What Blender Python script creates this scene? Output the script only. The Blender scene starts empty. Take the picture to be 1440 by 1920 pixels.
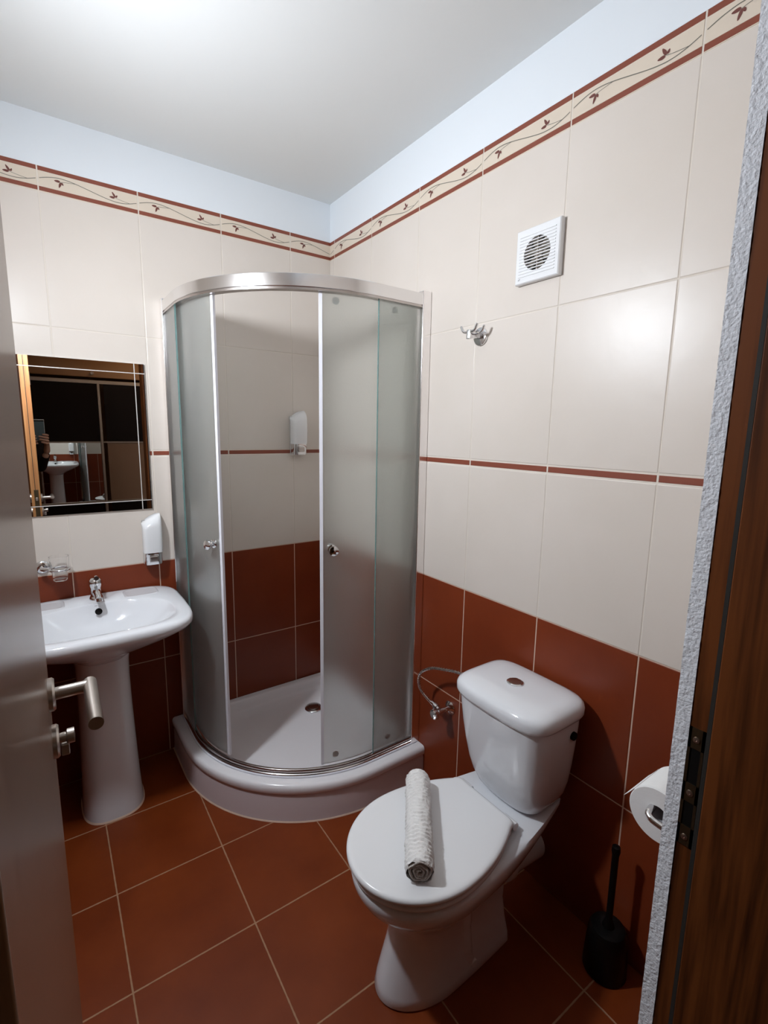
import bpy, bmesh, math, random
from mathutils import Vector, Matrix, noise

PI = math.pi
SC = bpy.context.scene
COL = SC.collection
random.seed(4)

# ------------------------------------------------------------------ camera
Rv = Vector((0.81782511, -0.57527571, 0.01483054))
Uv = Vector((0.07945153, 0.13839961, 0.98718438))
Fv = Vector((0.56995574, 0.80616586, -0.15889322))
cam_data = bpy.data.cameras.new('camera')
cam = bpy.data.objects.new('camera', cam_data)
COL.objects.link(cam)
M = Matrix((( Rv.x, Uv.x, -Fv.x, -1.25052),
            ( Rv.y, Uv.y, -Fv.y, -2.22650),
            ( Rv.z, Uv.z, -Fv.z, 1.47258),
            (0, 0, 0, 1)))
cam.matrix_world = M
cam_data.sensor_fit = 'VERTICAL'
cam_data.sensor_height = 24
cam_data.lens = 910.24 / 1920 * 24
cam_data.shift_x = (720 - 713.407) / 1920
cam_data.shift_y = -(960 - 954.485) / 1920
cam_data.clip_start = 0.01
SC.camera = cam

# ------------------------------------------------------------------ world, exposure
w = bpy.data.worlds.new('world'); SC.world = w; w.use_nodes = True
w.node_tree.nodes['Background'].inputs[0].default_value = (1.0, 0.8, 0.6, 1)
w.node_tree.nodes['Background'].inputs[1].default_value = 0.02
SC.view_settings.view_transform = 'Standard'
SC.view_settings.look = 'None'
SC.view_settings.gamma = 1
SC.view_settings.use_curve_mapping = False
SC.view_settings.exposure = 0.0
LAMP = Vector((-1.375, -0.87, 2.01))
LAMP_AXIS = (.88, -.10, -.42)
LAMP_STRENGTH = 445.0
HALL_STRENGTH = 26.0

# ------------------------------------------------------------------ materials
def mat(name, color=(.8, .8, .8), rough=.5, metal=0., spec=.5, bump=None, noise_col=None, coat=0., trans=0., ior=1.45, emit=None, aniso=None):
    m = bpy.data.materials.new(name); m.use_nodes = True
    nt = m.node_tree; b = nt.nodes['Principled BSDF']
    b.inputs['Base Color'].default_value = (*color, 1)
    b.inputs['Roughness'].default_value = rough
    b.inputs['Metallic'].default_value = metal
    b.inputs['Specular IOR Level'].default_value = spec
    b.inputs['IOR'].default_value = ior
    b.inputs['Coat Weight'].default_value = coat
    b.inputs['Coat Roughness'].default_value = .05
    b.inputs['Transmission Weight'].default_value = trans
    if emit:
        b.inputs['Emission Color'].default_value = (*emit[0], 1)
        b.inputs['Emission Strength'].default_value = emit[1]
    tc = nt.nodes.new('ShaderNodeTexCoord')
    if noise_col:      # (second colour, scale)
        n = nt.nodes.new('ShaderNodeTexNoise'); n.inputs['Scale'].default_value = noise_col[1]
        n.inputs['Detail'].default_value = 5
        nt.links.new(tc.outputs['Object'], n.inputs['Vector'])
        mx = nt.nodes.new('ShaderNodeMix'); mx.data_type = 'RGBA'
        mx.inputs[6].default_value = (*color, 1); mx.inputs[7].default_value = (*noise_col[0], 1)
        cr = nt.nodes.new('ShaderNodeMapRange'); cr.inputs[1].default_value = .35; cr.inputs[2].default_value = .65
        nt.links.new(n.outputs['Fac'], cr.inputs[0]); nt.links.new(cr.outputs[0], mx.inputs[0])
        nt.links.new(mx.outputs[2], b.inputs['Base Color'])
    if bump:           # (scale, strength, distance)
        n2 = nt.nodes.new('ShaderNodeTexNoise'); n2.inputs['Scale'].default_value = bump[0]
        n2.inputs['Detail'].default_value = bump[3] if len(bump) > 3 else 3
        nt.links.new(tc.outputs['Object'], n2.inputs['Vector'])
        bp = nt.nodes.new('ShaderNodeBump'); bp.inputs['Strength'].default_value = bump[1]
        bp.inputs['Distance'].default_value = bump[2]
        nt.links.new(n2.outputs['Fac'], bp.inputs['Height']); nt.links.new(bp.outputs[0], b.inputs['Normal'])
    return m

def wood(name, c1, c2, scale=(14, 14, 1.1), rough=.45, coat=.0, spec=.5):
    m = bpy.data.materials.new(name); m.use_nodes = True
    nt = m.node_tree; b = nt.nodes['Principled BSDF']; b.inputs['Specular IOR Level'].default_value = spec
    b.inputs['Roughness'].default_value = rough; b.inputs['Coat Weight'].default_value = coat
    b.inputs['Coat Roughness'].default_value = .12
    tc = nt.nodes.new('ShaderNodeTexCoord'); mp = nt.nodes.new('ShaderNodeMapping')
    mp.inputs['Scale'].default_value = scale
    nt.links.new(tc.outputs['Object'], mp.inputs[0])
    n = nt.nodes.new('ShaderNodeTexNoise'); n.inputs['Scale'].default_value = 2.2; n.inputs['Detail'].default_value = 6
    n.inputs['Distortion'].default_value = 1.6
    nt.links.new(mp.outputs[0], n.inputs['Vector'])
    n2 = nt.nodes.new('ShaderNodeTexNoise'); n2.inputs['Scale'].default_value = 14; n2.inputs['Detail'].default_value = 3
    nt.links.new(mp.outputs[0], n2.inputs['Vector'])
    ad = nt.nodes.new('ShaderNodeMath'); ad.operation = 'MULTIPLY_ADD'; ad.inputs[1].default_value = .35
    nt.links.new(n2.outputs['Fac'], ad.inputs[0]); nt.links.new(n.outputs['Fac'], ad.inputs[2])
    cr = nt.nodes.new('ShaderNodeValToRGB')
    cr.color_ramp.elements[0].position = .5; cr.color_ramp.elements[0].color = (*c1, 1)
    cr.color_ramp.elements[1].position = .8; cr.color_ramp.elements[1].color = (*c2, 1)
    nt.links.new(ad.outputs[0], cr.inputs[0]); nt.links.new(cr.outputs[0], b.inputs['Base Color'])
    bp = nt.nodes.new('ShaderNodeBump'); bp.inputs['Strength'].default_value = .25; bp.inputs['Distance'].default_value = .001
    nt.links.new(ad.outputs[0], bp.inputs['Height']); nt.links.new(bp.outputs[0], b.inputs['Normal'])
    return m

def frosted(name):
    m = bpy.data.materials.new(name); m.use_nodes = True
    nt = m.node_tree; nt.nodes.clear()
    out = nt.nodes.new('ShaderNodeOutputMaterial')
    rf = nt.nodes.new('ShaderNodeBsdfRefraction'); rf.inputs['Color'].default_value = (.97, .985, .975, 1)
    rf.inputs['Roughness'].default_value = .5; rf.inputs['IOR'].default_value = 1.18
    tl = nt.nodes.new('ShaderNodeBsdfTranslucent'); tl.inputs['Color'].default_value = (.93, .965, .95, 1)
    df = nt.nodes.new('ShaderNodeBsdfDiffuse'); df.inputs['Color'].default_value = (.66, .69, .67, 1)
    gl = nt.nodes.new('ShaderNodeBsdfGlossy'); gl.inputs['Color'].default_value = (1, 1, 1, 1); gl.inputs['Roughness'].default_value = .22
    m1 = nt.nodes.new('ShaderNodeMixShader'); m1.inputs[0].default_value = .22
    m2 = nt.nodes.new('ShaderNodeMixShader'); m2.inputs[0].default_value = .06
    m3 = nt.nodes.new('ShaderNodeMixShader')
    fr = nt.nodes.new('ShaderNodeFresnel'); fr.inputs['IOR'].default_value = 1.45
    tc = nt.nodes.new('ShaderNodeTexCoord')
    n2 = nt.nodes.new('ShaderNodeTexNoise'); n2.inputs['Scale'].default_value = 260; n2.inputs['Detail'].default_value = 2
    nt.links.new(tc.outputs['Object'], n2.inputs['Vector'])
    bp = nt.nodes.new('ShaderNodeBump'); bp.inputs['Strength'].default_value = .5; bp.inputs['Distance'].default_value = .0008
    nt.links.new(n2.outputs['Fac'], bp.inputs['Height'])
    for s in (rf, tl, df, gl): nt.links.new(bp.outputs[0], s.inputs['Normal'])
    nt.links.new(rf.outputs[0], m1.inputs[1]); nt.links.new(tl.outputs[0], m1.inputs[2])
    nt.links.new(m1.outputs[0], m2.inputs[1]); nt.links.new(df.outputs[0], m2.inputs[2])
    nt.links.new(fr.outputs[0], m3.inputs[0]); nt.links.new(m2.outputs[0], m3.inputs[1]); nt.links.new(gl.outputs[0], m3.inputs[2])
    nt.links.new(m3.outputs[0], out.inputs[0])
    return m

def floor_material():
    m = bpy.data.materials.new('terracotta_floor_tile'); m.use_nodes = True
    nt = m.node_tree; b = nt.nodes['Principled BSDF']; N = nt.nodes; L = nt.links
    tc = N.new('ShaderNodeTexCoord'); mp = N.new('ShaderNodeMapping'); mp.vector_type = 'TEXTURE'
    mp.inputs['Location'].default_value = (-0.81627, -0.3375, 0); mp.inputs['Rotation'].default_value = (0, 0, -0.01072)
    mp.inputs['Scale'].default_value = (.33244, .33145, 1)
    L.new(tc.outputs['Object'], mp.inputs[0])
    sp = N.new('ShaderNodeSeparateXYZ'); L.new(mp.outputs[0], sp.inputs[0])
    ds = []
    for i in (0, 1):
        a = N.new('ShaderNodeMath'); a.operation = 'FRACT'; L.new(sp.outputs[i], a.inputs[0])
        c = N.new('ShaderNodeMath'); c.operation = 'SUBTRACT'; c.inputs[1].default_value = .5; L.new(a.outputs[0], c.inputs[0])
        d = N.new('ShaderNodeMath'); d.operation = 'ABSOLUTE'; L.new(c.outputs[0], d.inputs[0]); ds.append(d)
    mxx = N.new('ShaderNodeMath'); mxx.operation = 'MAXIMUM'; L.new(ds[0].outputs[0], mxx.inputs[0]); L.new(ds[1].outputs[0], mxx.inputs[1])
    nz = N.new('ShaderNodeTexNoise'); nz.inputs['Scale'].default_value = 60; nz.inputs['Detail'].default_value = 3
    L.new(tc.outputs['Object'], nz.inputs[0])
    ja = N.new('ShaderNodeMath'); ja.operation = 'MULTIPLY_ADD'; ja.inputs[1].default_value = .006; L.new(nz.outputs['Fac'], ja.inputs[0]); L.new(mxx.outputs[0], ja.inputs[2])
    g = N.new('ShaderNodeMapRange'); g.inputs[1].default_value = .4945; g.inputs[2].default_value = .4985; L.new(ja.outputs[0], g.inputs[0])
    n1 = N.new('ShaderNodeTexNoise'); n1.inputs['Scale'].default_value = 5; n1.inputs['Detail'].default_value = 6; L.new(tc.outputs['Object'], n1.inputs[0])
    cr = N.new('ShaderNodeValToRGB')
    cr.color_ramp.elements[0].position = .3; cr.color_ramp.elements[0].color = (.160, .026, .003, 1)
    cr.color_ramp.elements[1].position = .7; cr.color_ramp.elements[1].color = (.215, .040, .006, 1)
    L.new(n1.outputs['Fac'], cr.inputs[0])
    mx = N.new('ShaderNodeMix'); mx.data_type = 'RGBA'; L.new(g.outputs[0], mx.inputs[0]); L.new(cr.outputs[0], mx.inputs[6])
    mx.inputs[7].default_value = (.38, .21, .12, 1); L.new(mx.outputs[2], b.inputs['Base Color'])
    b.inputs['Specular IOR Level'].default_value = .32
    rr = N.new('ShaderNodeMapRange'); rr.inputs[3].default_value = .42; rr.inputs[4].default_value = .85; L.new(g.outputs[0], rr.inputs[0]); L.new(rr.outputs[0], b.inputs['Roughness'])
    n3 = N.new('ShaderNodeTexNoise'); n3.inputs['Scale'].default_value = 22; n3.inputs['Detail'].default_value = 4; L.new(tc.outputs['Object'], n3.inputs[0])
    h = N.new('ShaderNodeMath'); h.operation = 'MULTIPLY_ADD'; h.inputs[1].default_value = -2.0; L.new(g.outputs[0], h.inputs[0]); L.new(n3.outputs['Fac'], h.inputs[2])
    bp = N.new('ShaderNodeBump'); bp.inputs['Strength'].default_value = .45; bp.inputs['Distance'].default_value = .0012
    L.new(h.outputs[0], bp.inputs['Height']); L.new(bp.outputs[0], b.inputs['Normal'])
    return m

M_grout = mat('cream_grout', (.74, .67, .59), .8)
M_grout_pink = mat('pinkish_cement_grout', (.62, .44, .34), .8)
M_cream = mat('cream_wall_tile', (.685, .615, .55), .34, bump=(16, .16, .004, 6), noise_col=((.71, .64, .58), 3))
M_red = mat('brick_red_wall_tile', (.175, .030, .009), .36, spec=.35, bump=(14, .14, .004, 6), noise_col=((.205, .038, .012), 4))
M_band = mat('border_tile_ivory', (.72, .62, .51), .3)
M_stripe = mat('border_stripe_brown', (.235, .062, .036), .35)
M_vine = mat('vine_line_grey_green', (.16, .15, .12), .5)
M_leaf = mat('leaf_dark_red', (.15, .045, .035), .5)
M_paint = mat('white_wall_paint', (.80, .84, .88), .7, bump=(60, .1, .001))
M_ceiling = mat('ceiling_paint', (.76, .77, .765), .8, bump=(50, .1, .001))
M_plaster = mat('rough_white_plaster', (.84, .85, .89), .85, bump=(260, .7, .003, 4))
M_ceramic = mat('white_ceramic', (.77, .78, .81), .09, coat=.4)
M_plastic = mat('white_plastic', (.82, .82, .83), .22)
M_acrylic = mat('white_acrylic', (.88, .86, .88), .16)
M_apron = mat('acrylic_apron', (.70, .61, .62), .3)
M_chrome = mat('chrome', (.75, .75, .76), .10, 1.)
M_chrome_dark = mat('aged_chrome', (.50, .46, .44), .22, 1.)
M_alu = mat('polished_aluminium', (.80, .79, .79), .17, 1.)
M_steel = mat('brushed_steel', (.52, .47, .43), .32, 1.)
M_profile = mat('bright_aluminium_profile', (.92, .90, .90), .16, 1.)
M_seal = mat('white_edge_seal', (.80, .80, .86), .35)
M_frost = frosted('frosted_safety_glass')
M_glassedge = mat('green_glass_edge', (.13, .22, .21), .2)
M_black = mat('black_plastic', (.003, .003, .003), .3, spec=.3)
M_darkhole = mat('dark_opening', (.003, .0025, .002), .7, spec=.2)
M_towel = mat('white_terry_cotton', (.82, .80, .78), .95, spec=.1, bump=(420, .8, .002, 4))
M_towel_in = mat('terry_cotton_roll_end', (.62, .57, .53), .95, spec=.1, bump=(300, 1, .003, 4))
M_paper = mat('tissue_paper', (.84, .84, .83), .9, spec=.1, bump=(200, .2, .001))
M_card = mat('cardboard_core', (.42, .42, .44), .8)
M_mirror = mat('mirror_silver', (.83, .84, .83), .0, 1.)
M_mirror2 = mat('wardrobe_mirror_silver', (.78, .80, .76), .0, 1.)
M_etch = mat('etched_mirror_line', (.75, .72, .68), .35, .3)
M_clear = mat('clear_tumbler_glass', (1, 1, 1), .0, trans=1., ior=1.3)
M_floor = floor_material()
M_door = wood('brown_lacquered_door', (.20, .122, .085), (.25, .160, .115), (22, 22, 1.0), .27, .0)
M_frame = wood('stained_pine_frame', (.040, .010, .002), (.150, .042, .009), (11, 11, .55), .55, .0, .18)
M_edge = wood('orange_pine_edge', (.40, .16, .055), (.52, .24, .085), (16, 16, .9), .4, .1)
M_rubber = mat('grey_rubber_seal', (.030, .028, .025), .6, spec=.3)
M_brass = mat('tarnished_strike_metal', (.13, .095, .055), .35, .9)
M_wpanel = mat('dark_wardrobe_board', (.010, .004, .002), .5, spec=.2)
M_wbeige = mat('beige_wardrobe_board', (.30, .17, .10), .5)
M_wrail = mat('champagne_wardrobe_rail', (.50, .40, .33), .35, .5)
M_fascia = mat('tan_wardrobe_board', (.42, .22, .10), .5)
M_hallwall = mat('hall_wall_paint', (.45, .33, .22), .8)
M_hallfloor = wood('hall_laminate', (.20, .10, .05), (.30, .16, .08), (2, 16, 16), .4)
M_globe = mat('opal_glass_globe', (1, 1, 1), .3, emit=((.86, .925, 1), LAMP_STRENGTH))
M_hall_fill = mat('hall_fill_lamp_glow', (1, 1, 1), .3, emit=((1, .70, .42), HALL_STRENGTH))
M_fan_in = mat('fan_housing_grey', (.36, .31, .26), .4)
M_print = mat('grey_print', (.30, .31, .33), .5)

# ------------------------------------------------------------------ mesh helpers
class MB:
    def __init__(s): s.v = []; s.f = []; s.m = []; s.mats = []
    def mi(s, m):
        if m not in s.mats: s.mats.append(m)
        return s.mats.index(m)
    def add(s, vs, fs, m):
        o = len(s.v); s.v += [tuple(v) for v in vs]; k = s.mi(m)
        for f in fs: s.f.append([i + o for i in f]); s.m.append(k)
    def box(s, a, b, m, bev=0., mx=None):
        if bev > 0:
            s.bev = True
            bm = bmesh.new(); bmesh.ops.create_cube(bm, size=1)
            for v in bm.verts: v.co = Vector([(a[i] + b[i]) / 2 + v.co[i] * (b[i] - a[i]) for i in range(3)])
            bmesh.ops.bevel(bm, geom=bm.edges[:], offset=bev, segments=3, affect='EDGES', profile=.5)
            s.bm(bm, m, mx)
        else:
            x0, y0, z0 = a; x1, y1, z1 = b
            vs = [(x0,y0,z0),(x1,y0,z0),(x1,y1,z0),(x0,y1,z0),(x0,y0,z1),(x1,y0,z1),(x1,y1,z1),(x0,y1,z1)]
            if mx: vs = [mx @ Vector(v) for v in vs]
            s.add(vs, [(0,3,2,1),(4,5,6,7),(0,1,5,4),(1,2,6,5),(2,3,7,6),(3,0,4,7)], m)
    def bm(s, bm, m, mx=None):
        bm.verts.ensure_lookup_table(); bm.verts.index_update()
        s.add([(mx @ v.co) if mx else v.co.copy() for v in bm.verts], [[v.index for v in f.verts] for f in bm.faces], m)
        bm.free()
    def loft(s, rings, m, cap0=True, cap1=True, closed=True):
        n = len(rings[0]); o = len(s.v); k = s.mi(m)
        for r in rings: s.v += [tuple(p) for p in r]
        for i in range(len(rings) - 1):
            for j in range(n if closed else n - 1):
                a = o + i*n + j; b = o + i*n + (j+1) % n
                s.f.append([a, b, b + n, a + n]); s.m.append(k)
        if cap0: s.f.append([o + j for j in range(n)][::-1]); s.m.append(k)
        if cap1: s.f.append([o + (len(rings)-1)*n + j for j in range(n)]); s.m.append(k)
    def lathe(s, prof, origin, axis, m, n=32, cap=True):
        ax = Vector(axis).normalized(); t = Vector((0, 0, 1)) if abs(ax.z) < .9 else Vector((1, 0, 0))
        e1 = ax.cross(t).normalized(); e2 = ax.cross(e1)
        o = Vector(origin)
        rings = [[o + ax*h + (e1*math.cos(2*PI*j/n) + e2*math.sin(2*PI*j/n))*max(r, 1e-5) for j in range(n)] for r, h in prof]
        s.loft(rings, m, cap, cap)
    def tube(s, pts, r, m, n=14, cap=True):
        pts = [Vector(p) for p in pts]; rings = []; up = None
        for i, p in enumerate(pts):
            t = (pts[min(i+1, len(pts)-1)] - pts[max(i-1, 0)]).normalized()
            if up is None:
                up = Vector((0, 0, 1)) if abs(t.z) < .9 else Vector((1, 0, 0))
            up = (up - t*up.dot(t)).normalized(); sd = t.cross(up)
            rr = r[i] if isinstance(r, (list, tuple)) else r
            rings.append([p + (up*math.cos(2*PI*j/n) + sd*math.sin(2*PI*j/n))*rr for j in range(n)])
        s.loft(rings, m, cap, cap)
    def build(s, name, parent=None, smooth=35, sub=0, kind=None):
        me = bpy.data.meshes.new(name); me.from_pydata(s.v, [], s.f)
        for m in s.mats: me.materials.append(m)
        me.polygons.foreach_set('material_index', s.m)
        bm = bmesh.new(); bm.from_mesh(me); bmesh.ops.recalc_face_normals(bm, faces=bm.faces[:]); bm.to_mesh(me); bm.free()
        me.update()
        if smooth:
            me.polygons.foreach_set('use_smooth', [True]*len(me.polygons))
            me.set_sharp_from_angle(angle=math.radians(smooth))
        o = bpy.data.objects.new(name, me); COL.objects.link(o)
        if getattr(s, 'bev', False):
            md = o.modifiers.new('weighted_normals', 'WEIGHTED_NORMAL'); md.keep_sharp = True; md.weight = 100
        if sub:
            md = o.modifiers.new('sub', 'SUBSURF'); md.levels = sub; md.render_levels = sub
        if parent:
            o.parent = parent; o.matrix_parent_inverse = parent.matrix_basis.inverted()
        if kind: o['kind'] = kind
        return o

def thing(name, label, cat, loc, group=None, kind=None):
    o = bpy.data.objects.new(name, None); COL.objects.link(o); o.location = loc
    o.empty_display_size = .05
    if label: o['label'] = label
    if cat: o['category'] = cat
    if group: o['group'] = group
    if kind: o['kind'] = kind
    return o

def spline(pts, n=12):
    P = [Vector(p) for p in pts]; P = [P[0]*2 - P[1]] + P + [P[-1]*2 - P[-2]]; out = []
    for i in range(1, len(P) - 2):
        for k in range(n):
            t = k / n; a, b, c, d = P[i-1:i+3]
            out.append(.5*((2*b) + (c - a)*t + (2*a - 5*b + 4*c - d)*t*t + (3*b - a - 3*c + d)*t**3))
    out.append(P[-2]); return out

# ------------------------------------------------------------------ tiled walls
ZJ, ZR, ZL, ZM, ZB0, ZB1, ZC = .453, .900, 1.366, 1.832, 2.289, 2.373, 2.544
GR = .0022            # half a grout line
def tile(mb, P, s0, s1, z0, z1, m, bev=.0016, h=.0012):
    if s1 - s0 < .004: return
    b = min(bev, (s1 - s0)/3)
    lo = [P(s0, z0, 0), P(s1, z0, 0), P(s1, z1, 0), P(s0, z1, 0)]
    mid = [P(s0, z0, h*.45), P(s1, z0, h*.45), P(s1, z1, h*.45), P(s0, z1, h*.45)]
    hi = [P(s0+b, z0+b, h), P(s1-b, z0+b, h), P(s1-b, z1-b, h), P(s0+b, z1-b, h)]
    vs = lo + mid + hi
    fs = [(8, 9, 10, 11)]
    for q in (0, 4):
        for j in range(4): fs.append((q+j, q+(j+1) % 4, q+4+(j+1) % 4, q+4+j))
    mb.add(vs, fs, m)

def ribbon(mb, P, pts, wd, m, h):
    vs = []
    for i, (s, z) in enumerate(pts):
        a = pts[max(i-1, 0)]; b = pts[min(i+1, len(pts)-1)]
        t = Vector((b[0]-a[0], b[1]-a[1])).normalized(); n = Vector((-t.y, t.x))*wd/2
        vs += [P(s+n.x, z+n.y, h), P(s-n.x, z-n.y, h)]
    mb.add(vs, [(2*i, 2*i+1, 2*i+3, 2*i+2) for i in range(len(pts)-1)], m)

def leaf(mb, P, s, z, ang, ln, wd, m, h):
    pts = []
    for k in range(14):
        a = 2*PI*k/14
        x = math.cos(a)*ln/2 + ln/2; y = math.sin(a)*wd/2*(1.15 - .35*math.cos(a))
        pts.append(P(s + x*math.cos(ang) - y*math.sin(ang), z + x*math.sin(ang) + y*math.cos(ang), h))
    mb.add(pts, [tuple(range(14))], m)

def tiled(mb, P, length, off, z0=0., z1=ZC, reverse=False, thick=.10, vine=True):
    """P(s,z,h): s along the wall, h out of it. reverse: s runs right to left for the viewer."""
    # backing slab: grout up to the border, paint above
    def slab(a, b, m, ht=0.):
        mb.add([P(0,a,-thick),P(length,a,-thick),P(length,b,-thick),P(0,b,-thick),P(0,a,ht),P(length,a,ht),P(length,b,ht),P(0,b,ht)],
               [(0,3,2,1),(4,5,6,7),(0,1,5,4),(1,2,6,5),(2,3,7,6),(3,0,4,7)], m)
    if z0 < ZR: slab(z0, min(ZR + GR, z1), M_grout_pink)
    if z1 > ZR: slab(max(z0, ZR + GR), min(ZB1, z1), M_grout)
    if z1 > ZB1: slab(max(ZB1, z0), z1, M_paint, .0006)
    cols = [0.]; s = off
    while s < length: cols.append(s); s += .32
    cols.append(length)
    rows = [(0, ZJ, M_red, GR), (ZJ, ZR, M_red, GR), (ZR, ZL-.0125, M_cream, .0016), (ZL+.0125, ZM, M_cream, .0016), (ZM, ZB0, M_cream, .0016)]
    for i in range(len(cols) - 1):
        a, b = cols[i], cols[i+1]
        ga = 0. if i == 0 else 1.; gb = 0. if i == len(cols)-2 else 1.
        for r0, r1, m, g in rows:
            lo, hi = max(r0, z0), min(r1, z1)
            if hi - lo < .01: continue
            tile(mb, P, a + g*ga + (.0005 if not ga else 0), b - g*gb, lo + (g if lo > 0 else .0005), hi - g, m)
        if z0 < ZL < z1:
            tile(mb, P, a + .0028*ga, b - .0028*gb, ZL - .0085, ZL + .0085, M_stripe, .0008)
        if z0 <= ZB0 and z1 >= ZB1:
            g = .0022
            A, B = a + g*ga, b - g*gb
            if B - A < .006: continue
            tile(mb, P, A, B, ZB0 + .001, ZB0 + .0035, M_band, .0004)
            tile(mb, P, A, B, ZB0 + .0035, ZB0 + .0175, M_stripe, .0004)
            tile(mb, P, A, B, ZB0 + .0175, ZB1 - .0150, M_band, .0002)
            tile(mb, P, A, B, ZB1 - .0150, ZB1 - .0005, M_stripe, .0004)
            if vine:
                hh = .0017
                def inside(x): return A + .001 <= x <= B - .001
                def sx(t): # t: 0..1 left to right for the viewer, full-width tile anchored on its full pitch
                    if reverse:
                        right = (a if i > 0 else b - .32); return right + .32*(1 - t)
                    left = (a if i > 0 else b - .32); return left + .32*t
                zc = (ZB0 + ZB1)/2; H = .084
                def zv(t): return zc + .0155*math.sin(2*PI*t) + .0015*math.sin(4*PI*t)
                run = [(sx(t/60), zv(t/60)) for t in range(61)]
                run = [q for q in run if inside(q[0])]
                if len(run) > 2: ribbon(mb, P, run, .0021, M_vine, hh)
                dsn = -1 if reverse else 1
                for t0, tw, sg in ((.21, .36, -1), (.75, .91, 1)):
                    cs, cz = sx(t0), zc + (.003 if sg < 0 else 0)
                    if not (inside(cs - .02) and inside(cs + .02)): continue
                    e = sx(tw)
                    if inside(e):
                        q = [(cs + (e-cs)*k/8, cz + (zv(tw)-cz)*(k/8)**.6) for k in range(9)]
                        ribbon(mb, P, q, .0013, M_vine, hh)
                    back = PI if dsn > 0 else 0.
                    leaf(mb, P, cs, cz - .002*sg, back, .018, .0068, M_leaf, hh + .0001)
                    leaf(mb, P, cs + .002*dsn, cz, (PI/2 + .55*dsn)*sg if sg > 0 else -(PI/2 + .35*dsn), .020, .0062, M_leaf, hh + .0002)
                    leaf(mb, P, cs + .004*dsn, cz, (PI/2 - .5*dsn)*sg, .010, .005, M_leaf, hh + .0003)

XL, YF = -1.43, -1.958           # left wall and inner face of the door wall
def PA(s, z, h): return (-s, -h, z)
def PB(s, z, h): return (-h, -s, z)
def PLf(s, z, h): return (XL + h, -s, z)
mb = MB(); tiled(mb, PA, -XL + .0, .21198, reverse=True); mb.build('wall_back', smooth=0, kind='structure')
mb = MB(); tiled(mb, PB, -YF, .04277); mb.build('wall_right', smooth=0, kind='structure')
mb = MB(); tiled(mb, PLf, -YF, .10, reverse=True); mb.build('wall_left', smooth=0, kind='structure')
# door wall: tiled inside face, plastered ends and hall side
XR, XJ, ZH = -.550, -1.359, 2.085
mb = MB()
def PF1(s, z, h): return (-s, YF + h, z)
tiled(mb, PF1, -XR - .0, .30, thick=.004)
def PF2(s, z, h): return (XL + s, YF + h, z)
tiled(mb, PF2, XJ - XL, .10, thick=.004)
def PF3(s, z, h): return (XR - s, YF + h, z)
tiled(mb, PF3, XR - XJ, .07, z0=ZH, thick=.004)
mb.box((XR + .002, -2.12, 0), (0, YF - .0035, ZC), M_plaster)
mb.box((XL - .4, -2.12, 0), (XJ, YF - .0035, ZC), M_plaster)
mb.box((XJ, -2.12, ZH), (XR + .002, YF - .0035, ZC), M_plaster)
# rough plaster return beside the frame, uneven surface
def rough(y0, y1, z0, z1, x, ny, nz):
    vs = []; fs = []
    for i in range(nz + 1):
        for j in range(ny + 1):
            y = y0 + (y1 - y0)*j/ny; z = z0 + (z1 - z0)*i/nz
            n = noise.fractal(Vector((y*150, z*150, 1.3)), 1., 2., 3)
            amp = .0006
            vs.append((x - .001 - amp*n, y + (.0003*noise.noise(Vector((z*120, 5, 2))) if j == 0 else 0), z))
    for i in range(nz):
        for j in range(ny):
            a = i*(ny+1) + j; fs.append((a, a+1, a+ny+2, a+ny+1))
    mb.add(vs, fs, M_plaster)
rough(YF + .0012, -1.976, 0.0, ZC, XR, 9, 1100)
mb.build('wall_front', smooth=60, kind='structure')

mb = MB(); mb.box((XL - .1, YF - .145, -.08), (.1, .1, 0), M_floor); mb.build('floor', smooth=0, kind='structure')
mb = MB(); mb.box((XL - .6, -4.1, ZC), (.7, .1, ZC + .08), M_ceiling); mb.build('ceiling', smooth=0, kind='structure')

# ------------------------------------------------------------------ shower tray
SX, SY, RR = .780, .755, .540       # enclosure centre line: straight ends then an arc
def qpath(off, n=28, ns=5, z=0., inner=0.):
    cx, cy = -(SX - RR), -(SY - RR); r = RR + off
    pts = [Vector((cx - r, -inner + (cy + inner)*k/ns, z)) for k in range(ns)]
    pts += [Vector((cx - r*math.cos(PI/2*k/n), cy - r*math.sin(PI/2*k/n), z)) for k in range(n + 1)]
    pts += [Vector((cx + (-inner - cx)*k/ns, cy - r, z)) for k in range(1, ns + 1)]
    return pts
def qclosed(off, z, inner=.0, n=28, rc=.0):
    p = qpath(off, n=n, z=z, inner=inner)
    if rc > 0:
        c = [Vector((-inner - rc + rc*math.sin(PI/2*k/6) , -inner - rc + rc*math.cos(PI/2*k/6), z)) for k in range(7)][::-1]
    else:
        c = [Vector((-inner, -inner, z))]*7
    # keep the corner vertices distinct
    return p + [v + Vector((1e-5*i, -1e-5*i, 0)) for i, v in enumerate(c)] if rc == 0 else p + c
tray = thing('shower_tray', 'white quadrant shower tray with curved front panel on the red floor', 'shower tray', (-.4, -.4, 0))
mb = MB()
W0 = .003
rings = [qclosed(.040, .112, W0, rc=.004), qclosed(.052, .113, W0, rc=.004), qclosed(.057, .120, W0, rc=.004), qclosed(.0575, .140, W0, rc=.004), qclosed(.054, .1495, W0, rc=.004), qclosed(.047, .154, W0, rc=.004),
         qclosed(.030, .1545, W0 + .003, rc=.006), qclosed(.016, .1535, .018, rc=.012), qclosed(-.026, .1530, .024, rc=.02), qclosed(-.036, .151, .030, rc=.03),
         qclosed(-.044, .142, .034, rc=.04), qclosed(-.055, .112, .042, rc=.05), qclosed(-.075, .100, .060, rc=.06), qclosed(-.13, .0965, .11, rc=.06), qclosed(-.30, .0925, .17, rc=.03)]
mb.loft(rings, M_acrylic, cap0=False)
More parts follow.
